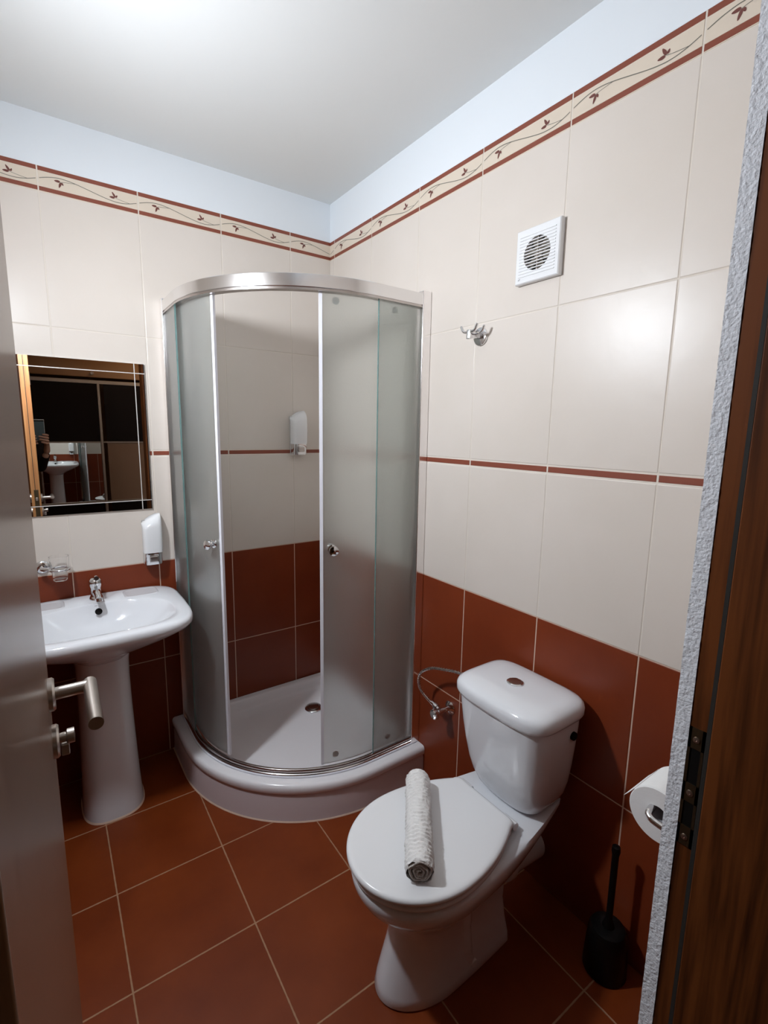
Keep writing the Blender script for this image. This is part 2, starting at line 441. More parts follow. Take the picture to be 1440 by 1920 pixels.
mb.build('basin', tray, smooth=60)
mb = MB()
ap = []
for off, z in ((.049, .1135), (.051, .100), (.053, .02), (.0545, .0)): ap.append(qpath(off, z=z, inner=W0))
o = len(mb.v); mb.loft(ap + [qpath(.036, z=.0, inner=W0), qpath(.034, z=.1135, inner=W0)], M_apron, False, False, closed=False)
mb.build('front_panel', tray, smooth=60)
mb = MB(); mb.loft([qpath(.0545, z=.0, inner=W0), qpath(.0555, z=.004, inner=W0), qpath(.060, z=.0006, inner=W0), qpath(.060, z=0, inner=W0)], M_grout_pink, False, False, closed=False)
mb.build('sealant_bead', tray, smooth=60)
mb = MB(); dc = (-.215, -.205, .094)
mb.lathe([(.043, 0), (.044, .003), (.041, .006), (.034, .0075), (.0335, .006), (.0335, .0045)], dc, (0, 0, 1), M_chrome, 40)
mb.lathe([(.031, .0045), (.031, .009), (.026, .0115), (.0, .012)], dc, (0, 0, 1), M_chrome_dark, 40)
mb.build('drain_cover', tray)

# ------------------------------------------------------------------ shower enclosure
enc = thing('shower_enclosure', 'corner quadrant shower cabin with frosted curved glass doors and chrome top rail', 'shower cabin', (-.4, -.4, .154))
def along(off, z):      # dense parameterised path by arc length
    p = qpath(off, n=60, ns=12, z=z); return p
def strip(mb, off0, off1, z0, z1, m, s0=0., s1=1e9, n=None, z0b=None, rnd=0.):
    """solid band following the plan curve between arc lengths s0..s1 (from back wall)"""
    pc = along(0, 0); L = [0]
    for i in range(1, len(pc)): L.append(L[-1] + (pc[i] - pc[i-1]).length)
    s1 = min(s1, L[-1]); idx = [s0] + [l for l in L if s0 + .004 < l < s1 - .004] + [s1]
    cx, cy = -(SX - RR), -(SY - RR)
    def at(s):
        for i in range(1, len(L)):
            if s <= L[i] + 1e-9:
                t = (s - L[i-1])/max(L[i]-L[i-1], 1e-9); return pc[i-1].lerp(pc[i], t)
        return pc[-1]
    def nrm(p):
        if p.y > cy: return Vector((-1, 0, 0))
        if p.x > cx: return Vector((0, -1, 0))
        return Vector((p.x - cx, p.y - cy, 0)).normalized()
    b = rnd
    prof = [(off0, z0), (off1 - b, z0), (off1, z0 + b), (off1, z1 - b), (off1 - b, z1), (off0, z1)] if b else [(off0, z0), (off1, z0), (off1, z1), (off0, z1)]
    rings = []
    for s in idx:
        p = at(s); n_ = nrm(p)
        rings.append([Vector((p.x, p.y, 0)) + n_*a + Vector((0, 0, z)) for a, z in prof])
    mb.loft(rings, m)
    return at, nrm
LT = (SY - RR) + RR*PI/2 + (SX - RR)     # total length
LT0 = SY - RR                            # straight at back wall (y direction)
ZRB, ZRT = 1.930, 1.975
mb = MB(); strip(mb, -.022, .014, ZRB + .004, ZRT, M_alu, .012, LT - .012, rnd=.0015)
strip(mb, -.018, .010, ZRB - .004, ZRB + .004, M_chrome_dark, .012, LT - .012)
mb.build('top_rail', enc, smooth=30)
mb = MB(); strip(mb, -.020, .012, .1545, .166, M_alu, .012, LT - .012, rnd=.004)
strip(mb, -.004, .006, .166, .182, M_chrome_dark, .012, LT - .012, rnd=.002)
strip(mb, .012, .0165, .1545, .1590, M_seal, .012, LT - .012)
mb.build('bottom_rail', enc, smooth=50)
# wall profiles
mb = MB(); mb.box((-SX - .016, -.042, .155), (-SX + .022, -.0015, 1.985), M_profile, .003); mb.build('wall_profile', enc)
mb = MB(); mb.box((-.042, -SY - .016, .155), (-.0015, -SY + .022, 1.985), M_profile, .003); mb.build('wall_profile', enc)
# fixed panels (outside of the doors)
for s0, s1 in ((.030, .205), (LT - .232, LT - .030)):
    mb = MB(); strip(mb, .000, .005, .180, 1.932, M_frost, s0, s1); g = mb.build('fixed_glass_panel', enc, smooth=30)
    e = s1 if s0 < .1 else s0
    mb = MB(); strip(mb, -.0005, .0055, .182, 1.930, M_glassedge, e - .0006, e + .0006); mb.build('polished_glass_edge', g, smooth=30)
# sliding doors, pushed open towards the walls
aL = math.radians(26.6); aR = math.radians(67.8)
sL = LT0 + RR*aL; sR = LT0 + RR*aR
def knob(at, nrm, s, z, parent):
    p = at(s); n_ = nrm(p); c = Vector((p.x, p.y, z))
    mb = MB()
    mb.lathe([(.010, -.003), (.016, -.003), (.0165, .003), (.010, .006), (.009, .016), (.0165, .022), (.0185, .028), (.0175, .034), (.010, .0365), (.0, .037)], c - n_*.010, n_, M_chrome, 28)
    mb.lathe([(.0, -.006), (.014, -.006), (.014, -.010), (.010, -.014), (.009, -.022), (.0145, -.028), (.013, -.034), (.0, -.035)], c - n_*.010, n_, M_chrome, 28)
    mb.build('knob', parent)
def roller(at, nrm, s, z, parent):
    p = at(s); n_ = nrm(p); c = Vector((p.x, p.y, z))
    mb = MB(); mb.lathe([(.0, .0), (.012, .0), (.012, .003), (.007, .006), (.0, .0065)], c - n_*.016, -n_, M_chrome, 20); mb.build('roller', parent)
for s0, s1, es in ((sL - .40, sL, sL), (sR, sR + .40, sR)):
    s0 = max(s0, .035); s1 = min(s1, LT - .035)
    mb = MB(); at, nrm = strip(mb, -.0155, -.0105, .186, 1.930, M_frost, s0 + .004, s1 - .004); g = mb.build('sliding_door', enc, smooth=30)
    d = 1 if es == s1 else -1
    mb = MB(); a, b = sorted((es, es - d*.011))
    strip(mb, -.0185, -.0075, .184, 1.932, M_seal, a, b, rnd=.002); mb.build('edge_seal', g, smooth=30)
    knob(at, nrm, es - d*.045, 1.045, g)
    for z in (.215, 1.905):
        for q in (.06, .30): roller(at, nrm, es - d*q, z, g)

# ------------------------------------------------------------------ toilet
TY = -1.375
def rrect(cx, cy, hx, hy, z, ex=4., n=48, front=0.):
    pts = []
    for k in range(n):
        a = 2*PI*k/n; c, s_ = math.cos(a), math.sin(a)
        x = math.copysign(abs(c)**(2/ex), c)*hx; y = math.copysign(abs(s_)**(2/ex), s_)*hy
        if front and x < 0: x -= front*(1 - (y/hy)**2)
        pts.append(Vector((cx + x, cy + y, z)))
    return pts
def egg(xf, xm, xb, hw, hwb, z, n=28, nb=10, m=6, cr=.015):
    """plan: ellipse nose at xf, widest at xm, narrowing to half width hwb at xb"""
    left = []
    for k in range(n):
        a = PI/2*k/n
        left.append((xm - (xm - xf)*math.cos(a), hw*math.sin(a)))
    for k in range(nb + 1):
        t = k/nb; e = t**2.0
        left.append((xm + (xb - cr - xm)*t, hw + (hwb - hw)*e))
    for k in range(1, m + 1):
        a = PI/2*k/m; left.append((xb - cr + cr*math.sin(a), hwb - cr + cr*math.cos(a)))
    left.append((xb, 0))
    P = [Vector((x, TY + y, z)) for x, y in left] + [Vector((x, TY - y, z)) for x, y in left[1:-1]][::-1]
    return P
toilet = thing('toilet', 'white close-coupled toilet with closed lid standing at the right wall', 'toilet', (-.4, TY, 0))
mb = MB()
S = [(-.626, -.46, -.225, .099, .092, .0), (-.630, -.46, -.225, .102, .094, .006), (-.624, -.46, -.225, .098, .090, .03), (-.610, -.46, -.23, .090, .080, .08),
     (-.592, -.45, -.235, .085, .074, .14), (-.584, -.45, -.23, .085, .073, .19), (-.590, -.45, -.215, .095, .080, .225), (-.615, -.46, -.18, .118, .088, .255),
     (-.650, -.47, -.13, .143, .095, .285), (-.676, -.48, -.09, .160, .100, .315), (-.690, -.49, -.055, .169, .104, .345), (-.694, -.49, -.035, .171, .106, .370), (-.688, -.49, -.030, .166, .104, .3795), (-.66, -.49, -.04, .150, .09, .3815)]
mb.loft([egg(*q) for q in S], M_ceramic)
mb.build('bowl', toilet, smooth=60)
# side relief and fixing cap on the foot
for sg in (-1, 1):
    mb = MB(); mb.lathe([(.0, .006), (.010, .006), (.012, -.004)], (-.38, TY + sg*.0945, .035), (0, sg, 0), M_plastic, 20)
    mb.build('fixing_cap', toilet)
for sg in (-1, 1):
    mb = MB(); mb.tube(spline([(-.395, TY + sg*.062, .235), (-.400, TY + sg*.068, .15), (-.395, TY + sg*.074, .07), (-.385, TY + sg*.078, .0325)], 8), [.024]*8 + [.022]*8 + [.021]*9, M_ceramic, 20)
    mb.build('trap_relief', toilet, smooth=60)
mb = MB()
def soft(xf, xm, xb, hw, hwb, za, zb, r=.006):
    R_ = []
    for d, z in ((r*1.2, za), (r*.3, za + r*.5), (0, za + r), (0, zb - r), (r*.3, zb - r*.45), (r*1.0, zb - r*.08), (r*2.2, zb)):
        R_.append(egg(xf + d, xm, xb - d, hw - d, hwb - d, z, cr=.02))
    R_.append(egg(xf + .08, xm, xb - .05, hw - .07, max(hwb - .06, .03), zb + .0012, cr=.02))
    return R_
mb.loft(soft(-.698, -.50, -.262, .172, .112, .3835, .4005, .006), M_plastic); mb.build('seat', toilet, smooth=60)
mb = MB(); mb.loft(soft(-.705, -.50, -.258, .176, .114, .4035, .4235, .007), M_plastic); mb.build('lid', toilet, smooth=60)
for sg in (-1, 1):
    mb = MB(); mb.tube([(-.250, TY + sg*.085 - .022, .398), (-.250, TY + sg*.085 + .022, .398)], .011, M_plastic, 16)
    mb.lathe([(.013, 0), (.013, .016)], (-.250, TY + sg*.085, .381), (0, 0, 1), M_plastic, 16)
    mb.build('hinge', toilet)
# cistern
def tring(xf, xb, hw, z, ex=5., bulge=.012):
    hw *= .965; return rrect((xf + xb)/2, TY + .002, (xb - xf)/2, hw, z, ex, 64, bulge)
mb = MB()
T = [(-.172, -.035, .088, .3820), (-.184, -.030, .108, .388), (-.192, -.028, .120, .400), (-.203, -.026, .133, .43), (-.214, -.024, .143, .47), (-.226, -.022, .151, .53), (-.236, -.021, .157, .59), (-.243, -.020, .162, .65), (-.246, -.020, .164, .682)]
mb.loft([tring(*q) for q in T], M_ceramic)
mb.build('cistern', toilet, smooth=60)
mb = MB()
T = [(-.247, -.018, .167, .684), (-.253, -.016, .172, .687), (-.256, -.014, .175, .695), (-.256, -.014, .175, .712), (-.252, -.016, .171, .722), (-.243, -.022, .162, .7295), (-.225, -.035, .145, .7345), (-.19, -.06, .11, .7375), (-.15, -.10, .05, .7385)]
mb.loft([tring(*q) for q in T], M_ceramic)
mb.build('cistern_lid', toilet, smooth=60)
mb = MB()
mb.lathe([(.0245, 0), (.0245, .004), (.0215, .006), (.0205, .0045)], (-.140, TY + .012, .7375), (0, 0, 1), M_chrome, 36)
mb.lathe([(.0200, .0), (.0195, .0062), (.0, .0068)], (-.140, TY + .012, .7375), (0, 0, 1), M_chrome_dark, 36)
mb.build('flush_button', toilet)
mb = MB(); mb.lathe([(.012, -.004), (.012, .0025), (.010, .004), (.0, .004)], (-.088, TY - .1585, .640), (0, -1, 0), M_darkhole, 24)
mb.build('inlet_plug', toilet)
mb = MB(); mb.tube(spline([(-.235, TY + .005, .165), (-.16, TY + .006, .150), (-.005, TY + .006, .135)], 6), .048, M_plastic, 32)
mb.lathe([(.055, 0), (.057, .004), (.057, .026), (.053, .030)], (-.175, TY + .005, .153), (1, 0, -.1), M_plastic, 32)
mb.build('outlet_pipe', toilet)

# ------------------------------------------------------------------ water valve with hose
vl = thing('angle_valve', 'small chrome angle valve on red wall tiles left of the toilet tank', 'valve', (-.02, -.955, .405))
vy, vz = -.955, .405
mb = MB()
mb.lathe([(.026, 0), (.026, .003), (.018, .009), (.010, .012), (.010, .045), (.014, .047), (.014, .066), (.0, .067)], (-.002, vy, vz), (-1, 0, 0), M_chrome, 28)
mb.lathe([(.0095, 0), (.0095, .022), (.0125, .022), (.0125, .036), (.008, .040)], (-.052, vy, vz), (0, .92, .25), M_chrome, 18)
mb.build('valve_body', vl)
mb = MB(); mb.lathe([(.009, 0), (.011, .006), (.019, .008), (.021, .013), (.021, .022), (.017, .026), (.0, .027)], (-.066, vy, vz), (-1, 0, -.1), M_chrome, 12)
mb.build('turn_handle', vl)
hs = spline([(-.052, vy + .036, vz + .010), (-.062, vy + .062, vz + .022), (-.078, vy + .098, vz + .062), (-.088, vy + .088, vz + .125), (-.086, vy + .030, vz + .175), (-.082, vy - .04, vz + .199), (-.080, vy - .13, vz + .221), (-.082, vy - .262, vz + .227)], 12)
mb = MB(); mb.tube(hs, .0052, M_chrome, 10)
for i in range(0, len(hs) - 1, 2): mb.tube([hs[i], hs[i].lerp(hs[i+1], .5)], .0058, M_steel, 10)
mb.lathe([(.008, 0), (.008, .016)], hs[0], (hs[1]-hs[0]), M_chrome, 12)
mb.build('braided_hose', vl, smooth=50)

# ------------------------------------------------------------------ rolled towel
def towel():
    a = Vector((-.598, -1.484, .4247)); b = Vector((-.392, -1.226, .4247))
    R_ = .0325; ax = (b - a).normalized(); L_ = (b - a).length
    side = ax.cross(Vector((0, 0, 1))); up = Vector((0, 0, 1))
    root = thing('rolled_towel', 'tightly rolled white terry towel lying across the toilet lid', 'towel', tuple(a))
    mb = MB(); n, m = 96, 150; rings = []
    for i in range(m + 1):
        t = i/m; s = t*L_; ring = []
        endr = 1.
        if s > L_ - .030: endr = math.sqrt(max(0, 1 - ((s - (L_ - .030))/.030)**2))*.98 + .02
        if s < .006: endr = .93 + .07*s/.006
        for j in range(n):
            an = 2*PI*j/n
            rib = .0021*(.35 + .9*abs(noise.noise(Vector((s*22, an*1.3, 1)))))*math.sin(s*2*PI/.0120 + 1.5*math.sin(an*6 + 2.2*math.sin(s*31)) + 2.5*noise.noise(Vector((s*30, an*1.5, 7))))*1.5 * (1 if s < L_ - .025 else 0.3)
            nz = .0016*noise.noise(Vector((s*140, an*5, 3))) + .0012*noise.noise(Vector((s*35, an*2, 9)))
            r = (R_ + rib + nz)*endr
            z = math.sin(an)*r; y = math.cos(an)*r*1.04
            zz = max(z + R_, .0) if z < 0 else z + R_
            ring.append(a + ax*s + side*y + up*(zz + .001))
        rings.append(ring)
    mb.loft(rings, M_towel, cap0=False, cap1=True)
    mb.build('rolled_body', root, smooth=180)
    # rolled end: a spiral sheet set in the open end
    mb = MB(); turns = 3.3; K = 150
    prof = []
    for k in range(K + 1):
        t = k/K; an = 2*PI*turns*t + 1.0; r = .0045 + (.0278 - .0045)*t
        wob = 1 + .10*math.sin(an*1.7) + .05*math.sin(an*5)
        prof.append((math.cos(an)*r*wob, math.sin(an)*r*wob, an))
    rings = []
    for k, (y, z, an) in enumerate(prof):
        d = Vector((y, z)).normalized(); th = .0034
        q = []
        for dr, ds in ((-th, .020), (-th, .001), (-th*.6, -.0015), (0, -.0028), (th*.6, -.0015), (th, .001), (th, .020)):
            jn = .0014*noise.noise(Vector((k*.35, ds*100, 4)))
            q.append(a + ax*(ds + jn) + side*(y + d.x*dr) + up*(z + d.y*dr + R_ + .001))
        rings.append(q)
    mb.loft(rings, M_towel_in, closed=True)
    mb.build('spiral_end', root, smooth=80)
towel()

# ------------------------------------------------------------------ pedestal wash basin
BX = -1.108
sink = thing('pedestal_sink', 'white ceramic wash basin on a tall pedestal under the mirror', 'sink', (BX, -.25, 0))
def dring(hw, yb, yf, z, ex=4.2, bulge=.02, n=72, xo=0.):
    pts = []; cy = (yb + yf)/2; hy = (yb - yf)/2
    for k in range(n):
        a = 2*PI*k/n; c, s_ = math.cos(a), math.sin(a)
        x = math.copysign(abs(c)**(2/ex), c)*hw; y = math.copysign(abs(s_)**(2/ex), s_)*hy
        if y < 0: y -= bulge*(1 - (x/hw)**2)*min(1, -y/hy*1.5)
        if y < 0: x *= 1 - .045*(y/hy)**2*abs(x/hw)
        pts.append(Vector((BX + xo + x, cy + y, z)))
    return pts
ZS = .797
def inner(sx_, yb, yf, z, ex, bb, n=72):
    """inner bowl: back edge arcs forward towards the middle less than the corners"""
    pts = []; cy = (yb + yf)/2; hy = (yb - yf)/2
    for k in range(n):
        a = 2*PI*k/n; c, s_ = math.cos(a), math.sin(a)
        x = math.copysign(abs(c)**(2/ex), c)*sx_; y = math.copysign(abs(s_)**(2/ex), s_)*hy
        if y < 0: y -= .018*(1 - (x/sx_)**2)
        else: y += bb*(1 - (x/sx_)**2) - bb*.9*abs(x/sx_)**3
        pts.append(Vector((BX + x, cy + y, z)))
    return pts
mb = MB()
rings = [dring(.100, -.02, -.27, .615, 3), dring(.112, -.014, -.30, .640, 3), dring(.165, -.008, -.36, .672, 3), dring(.225, -.004, -.415, .703, 3.4), dring(.265, -.003, -.460, .732, 4), dring(.293, -.003, -.487, .756, 4.8),
         dring(.2995, -.003, -.496, .770, 5.2), dring(.299, -.003, -.495, .786, 5.4), dring(.295, -.003, -.490, .7945, 5.4), dring(.287, -.006, -.481, .7975, 5.2), dring(.268, -.012, -.462, .7975, 4.8),
         inner(.246, -.150, -.447, .7965, 3.6, .024), inner(.240, -.154, -.441, .792, 3.5, .026), inner(.224, -.162, -.428, .770, 3.0, .024), inner(.195, -.175, -.405, .735, 2.7, .018), inner(.140, -.20, -.37, .700, 2.4, .01), inner(.070, -.24, -.33, .684, 2.2, .0), inner(.022, -.265, -.305, .680, 2.0, .0)]
mb.loft(rings, M_ceramic)
for v0, v1 in ((-.268, -.14), (.14, .268)): pass
mb.build('basin', sink, smooth=60)
mb = MB(); mb.lathe([(.023, .0), (.022, .003), (.014, .004), (.0, .002)], (BX, -.285, .681), (0, 0, 1), M_chrome, 28); mb.build('waste_outlet', sink)
mb = MB(); mb.lathe([(.0105, -.002), (.0125, .0), (.0115, .002), (.008, .0005), (.0, .0)], (BX + .004, -.1555, .772), (0, -.93, .36), M_darkhole, 24); mb.build('overflow_hole', sink)
mb = MB(); mb.box((BX - .010, -.1365, .7975), (BX + .022, -.1345, .7978), M_print); mb.build('printed_mark', sink)
for sg in (-1, 1):      # shallow moulded soap shelves beside the tap
    mb = MB()
    x0, x1 = BX + sg*.105, BX + sg*.225
    a, b = min(x0, x1), max(x0, x1)
    mb.loft([rrect((a+b)/2, -.075, (b-a)/2 + d, .047 + d, z, 6) for d, z in ((.004, .7972), (.001, .7992), (-.003, .7996), (-.006, .7984), (-.01, .7982))], M_ceramic)
    mb.build('soap_shelf', sink, smooth=60)
mb = MB()
def pring(hw, yf, z, ex=2.8): 
    pts = []
    for k in range(48):
        a = 2*PI*k/48; c, s_ = math.cos(a), math.sin(a)
        pts.append(Vector((BX + math.copysign(abs(c)**(2/ex), c)*hw, -.05 + (yf + .05)/2 + math.copysign(abs(s_)**(2/ex), s_)*(-.05 - yf)/2, z)))
    return pts
mb.loft([pring(.106, -.327, 0), pring(.106, -.327, .012), pring(.104, -.322, .04), pring(.100, -.312, .12), pring(.096, -.298, .25), pring(.092, -.286, .40), pring(.090, -.280, .52), pring(.092, -.282, .59), pring(.098, -.29, .635)], M_ceramic)
mb.build('pedestal', sink, smooth=60)
mb = MB(); mb.loft([pring(.1062, -.3272, 0), pring(.1100, -.331, .0), pring(.1070, -.328, .005), pring(.1055, -.326, .005)], M_grout_pink, False, False); mb.build('sealant_bead', sink)
# mixer tap
fy = -.068
tap = MB()
tap.lathe([(.025, 0), (.025, .004), (.022, .010), (.019, .016), (.0185, .045), (.0205, .052)], (BX + .006, fy, .797), (0, 0, 1), M_chrome, 32)
tap.tube(spline([(BX + .006, fy - .012, .820), (BX + .006, fy - .045, .838), (BX + .006, fy - .085, .838), (BX + .006, fy - .112, .828)], 8), [.0135]*8 + [.0125]*8 + [.0115]*9, M_chrome, 20)
tap.lathe([(.0125, 0), (.0125, .012), (.009, .013)], (BX + .006, fy - .108, .831), (0, -.2, -1), M_chrome, 20)
tp = tap.build('mixer_tap', sink)
mb = MB()
mb.lathe([(.0205, 0), (.0225, .006), (.0235, .016), (.021, .026), (.014, .033), (.0, .036)], (BX + .006, fy, .849), (0, -.08, 1), M_chrome, 32)
mb.tube(spline([(BX + .006, fy + .004, .878), (BX + .006, fy - .022, .890), (BX + .006, fy - .055, .898), (BX + .006, fy - .078, .901)], 6), [.008]*6 + [.0075]*6 + [.0085]*7, M_chrome, 16)
mb.build('tap_lever', tp)
mb = MB(); mb.lathe([(.003, 0), (.003, .05), (.0045, .052), (.0045, .058), (.0, .060)], (BX + .006, fy + .034, .797), (0, 0, 1), M_chrome, 12); mb.build('waste_lift_rod', tp)

# ------------------------------------------------------------------ mirror
mx0, mx1, mz0, mz1 = -1.367, -.867, 1.134, 1.724
mir = thing('wall_mirror', 'rectangular frameless mirror with etched border lines above the sink', 'mirror', ((mx0+mx1)/2, -.004, mz0))
mb = MB(); mb.box((mx0, -.0075, mz0), (mx1, -.0015, mz1), M_mirror); mb.build('mirror_glass', mir, smooth=0)
for k in range(4):
    mb = MB(); e = .0375; t = .0016
    if k == 0: mb.box((mx0, -.0080, mz1 - e - t), (mx1, -.0076, mz1 - e + t), M_etch)
    if k == 1: mb.box((mx0, -.0080, mz0 + e - t), (mx1, -.0076, mz0 + e + t), M_etch)
    if k == 2: mb.box((mx1 - e - t, -.0081, mz0), (mx1 - e + t, -.00765, mz1), M_etch)
    if k == 3: mb.box((mx0 + e - t, -.0081, mz0), (mx0 + e + t, -.00765, mz1), M_etch)
    mb.build('etched_line', mir, smooth=0)

mir.location.y -= .0015; mir.rotation_euler.z = -.0055

# ------------------------------------------------------------------ soap dispensers
def dispenser(x, z, label):
    d = thing('soap_dispenser', label, 'soap dispenser', (x, -.002, z), 'wall mounted soap dispensers')
    hw = .037
    mb = MB(); mb.box((x - hw*.92, -.012, z + .0), (x + hw*.92, -.0015, z + .19), M_chrome, .003); mb.build('back_plate', d)
    mb = MB(); rings = []
    for k in range(19):
        t = k/18; zz = z + .056 + .160*t
        dep = .058 + .006*math.sin(PI*t)
        if t > .72: dep *= math.sqrt(max(0.02, 1 - ((t - .72)/.285)**2))*.75 + .25
        hx = hw
        r = []
        for j in range(40):
            a = 2*PI*j/40; c, s_ = math.cos(a), math.sin(a)
            xx = math.copysign(abs(c)**(2/4.5), c)*hx; yy = math.copysign(abs(s_)**(2/3.5), s_)*dep/2
            zc = zz
            if t > .5: zc = zz - (t - .5)*2*.030*max(0, (-xx/hx)*.5 + .5)**2*1.3
            r.append(Vector((x + xx, -.008 - dep/2 + yy, zc)))
        rings.append(r)
    mb.loft(rings, M_plastic); mb.build('cover', d, smooth=60)
    mb = MB()
    rr = lambda hx, dep, zz: [Vector((x + math.copysign(abs(math.cos(2*PI*j/40))**(2/4.5), math.cos(2*PI*j/40))*hx, -.008 - dep/2 + math.copysign(abs(math.sin(2*PI*j/40))**(2/3.5), math.sin(2*PI*j/40))*dep/2, zz)) for j in range(40)]
    mb.loft([rr(.033, .050, z + .004), rr(.0345, .053, z + .010), rr(.0355, .056, z + .050), rr(.0355, .056, z + .0555)], M_chrome); mb.build('base', d, smooth=60)
    mb = MB(); mb.box((x - .019, -.074, z + .018), (x + .014, -.060, z + .044), M_chrome_dark, .004); mb.build('push_button', d)
    return d
dispenser(-.880, .897, 'white soap dispenser with chrome base above the sink beside the mirror')
dispenser(-.198, 1.348, 'white soap dispenser with chrome base inside the shower cabin corner')

# ------------------------------------------------------------------ tumbler holder
th = thing('tumbler_holder', 'chrome wall bracket with ring holding a glass left of the tap', 'tumbler holder', (-1.268, -.002, .936))
mb = MB(); mb.lathe([(.025, 0), (.025, .006), (.021, .010), (.012, .012), (.0, .012)], (-1.268, -.002, .936), (0, -1, 0), M_chrome, 32); mb.build('wall_plate', th)
mb = MB(); mb.tube([(-1.268, -.012, .936), (-1.268, -.040, .936), (-1.258, -.052, .936), (-1.245, -.058, .936)], [.009, .009, .008, .006], M_chrome, 16)
cx, cy = -1.214, -.068
mb.tube([(cx + .0335*math.cos(2*PI*k/36), cy + .0335*math.sin(2*PI*k/36), .936) for k in range(37)], .0038, M_chrome, 10, cap=False)
mb.build('ring_arm', th)
g = MB(); g.lathe([(.0, 0), (.0215, .0), (.0235, .003), (.0285, .050), (.0325, .094), (.0308, .094), (.0268, .050), (.0218, .009), (.0, .0085)], (cx, cy, .892), (0, 0, 1), M_clear, 40, cap=False)
gl = g.build('drinking_glass', None, smooth=50); gl['label'] = 'small clear drinking glass standing in the chrome ring beside the tap'; gl['category'] = 'glass'

# ------------------------------------------------------------------ extractor fan
fan = thing('extractor_fan', 'square white extractor fan with round slatted opening high on the right wall', 'extractor fan', (0, -1.2515, 1.989))
fc = Vector((-.0, -1.2515, 1.989)); hs_ = .0755
mb = MB()
# front plate with a round hole: ring of quads from square to circle
x0, x1 = -.002, -.021
N = 64; sq = []; ci = []
for k in range(N):
    a = 2*PI*k/N + PI/4*0; c, s_ = math.cos(a), math.sin(a); q = 1/max(abs(c), abs(s_))
    sq.append((c*q*hs_, s_*q*hs_)); ci.append((c*.046, s_*.046))
def ringat(P_, x, sc=1.): return [Vector((x, fc.y + p[0]*sc, fc.z + p[1]*sc)) for p in P_]
mb.loft([ringat(sq, x0), ringat(sq, x1 + .003), ringat(sq, x1, .965), ringat(ci, x1), ringat(ci, x0)], M_plastic, False, False)
for i in range(14):      # moulded louvres across the plate
    z = fc.z + .055 - i*.0085
    yl = .062
    half = math.sqrt(max(0, .046**2 - (z - fc.z)**2))
    segs = [(-yl, -half), (half, yl)] if half > .004 else [(-yl, yl)]
    for a, b in segs:
        if b - a > .004: mb.box((x1 - .0022, fc.y + a, z - .0014), (x1 + .0005, fc.y + b, z + .0012), M_plastic)
mb.build('front_grille', fan, smooth=30)
for i in range(14):
    z = fc.z + .055 - i*.0085
    half = math.sqrt(max(0, .046**2 - (z - fc.z)**2))
    if half > .006:
        mb = MB(); mb.box((x1 - .0022, fc.y - half, z - .0014), (x1 + .003, fc.y + half, z + .0012), M_plastic); mb.build('slat', fan, smooth=0)
mb = MB(); mb.lathe([(.0465, .0), (.0465, .0025), (.0, .0025)], (-.0015, fc.y, fc.z), (-1, 0, 0), M_darkhole, 40)
mb.build('duct_opening', fan)
mb = MB()
mb.lathe([(.014, 0), (.014, .011), (.010, .0125), (.0, .0125)], (-.004, fc.y, fc.z), (-1, 0, 0), M_fan_in, 24)
for k in range(6):
    a = 2*PI*k/6 + .3
    e = Vector((0, math.cos(a), math.sin(a))); t = Vector((0, -math.sin(a), math.cos(a)))
    c0 = Vector((-.009, fc.y, fc.z))
    vs = []
    for r, w_ in ((.012, .006), (.026, .011), (.042, .014)):
        for sg in (-1, 1):
            for dx in (0, -.001): vs.append(c0 + e*r + t*w_*sg + Vector((sg*.0035 + dx, 0, 0)))
    mb.add(vs, [(0,2,6,4),(1,5,7,3),(4,6,10,8),(5,9,11,7),(0,4,5,1),(2,3,7,6),(4,8,9,5),(6,7,11,10),(8,10,11,9),(0,1,3,2)], M_fan_in)
mb.build('impeller', fan, smooth=20)
mb = MB()
mb.box((-.0130, fc.y - .0022, fc.z - .045), (-.0190, fc.y + .0022, fc.z + .045), M_fan_in); mb.build('motor_strut', fan, smooth=0)
mb = MB()
mb.add([(x1 - .0004, fc.y + .064, fc.z - .064), (x1 - .0004, fc.y + .059, fc.z - .0655), (x1 - .0004, fc.y + .060, fc.z - .060)], [(0, 1, 2)], M_print)
mb.add([(x1 - .0004, fc.y + .059, fc.z - .060), (x1 - .0004, fc.y + .057, fc.z - .0655), (x1 - .0004, fc.y + .055, fc.z - .060)], [(0, 1, 2)], M_print)
mb.build('small_emblem', fan, smooth=0)

# ------------------------------------------------------------------ robe hook
hk = thing('robe_hook', 'chrome double robe hook on the cream tiles below the fan', 'hook', (0, -1.027, 1.789))
hy, hz = -1.030, 1.789
mb = MB(); mb.lathe([(.029, 0), (.029, .007), (.026, .009), (.0, .009)], (-.0015, hy, hz), (-1, 0, 0), M_chrome, 36); mb.build('wall_plate', hk)
mb = MB(); mb.box((-.058, hy - .007, hz - .009), (-.010, hy + .007, hz + .009), M_chrome, .003)
mb.box((-.064, hy - .009, hz - .014), (-.052, hy + .009, hz + .016), M_chrome, .003); mb.build('arm', hk)
for sg in (-1, 1):
    mb = MB(); mb.tube(spline([(-.057, hy, hz + .013), (-.058, hy + sg*.012, hz + .009), (-.060, hy + sg*.026, hz + .013), (-.061, hy + sg*.036, hz + .030)], 8), [.0045]*24 + [.0035], M_chrome, 12); mb.build('prong', hk)
mb = MB(); mb.tube(spline([(-.020, hy - .002, hz + .010), (-.030, hy - .018, hz + .006), (-.034, hy - .034, hz + .012), (-.034, hy - .042, hz + .027)], 8), [.0040]*24 + [.0030], M_chrome, 12); mb.build('prong', hk)

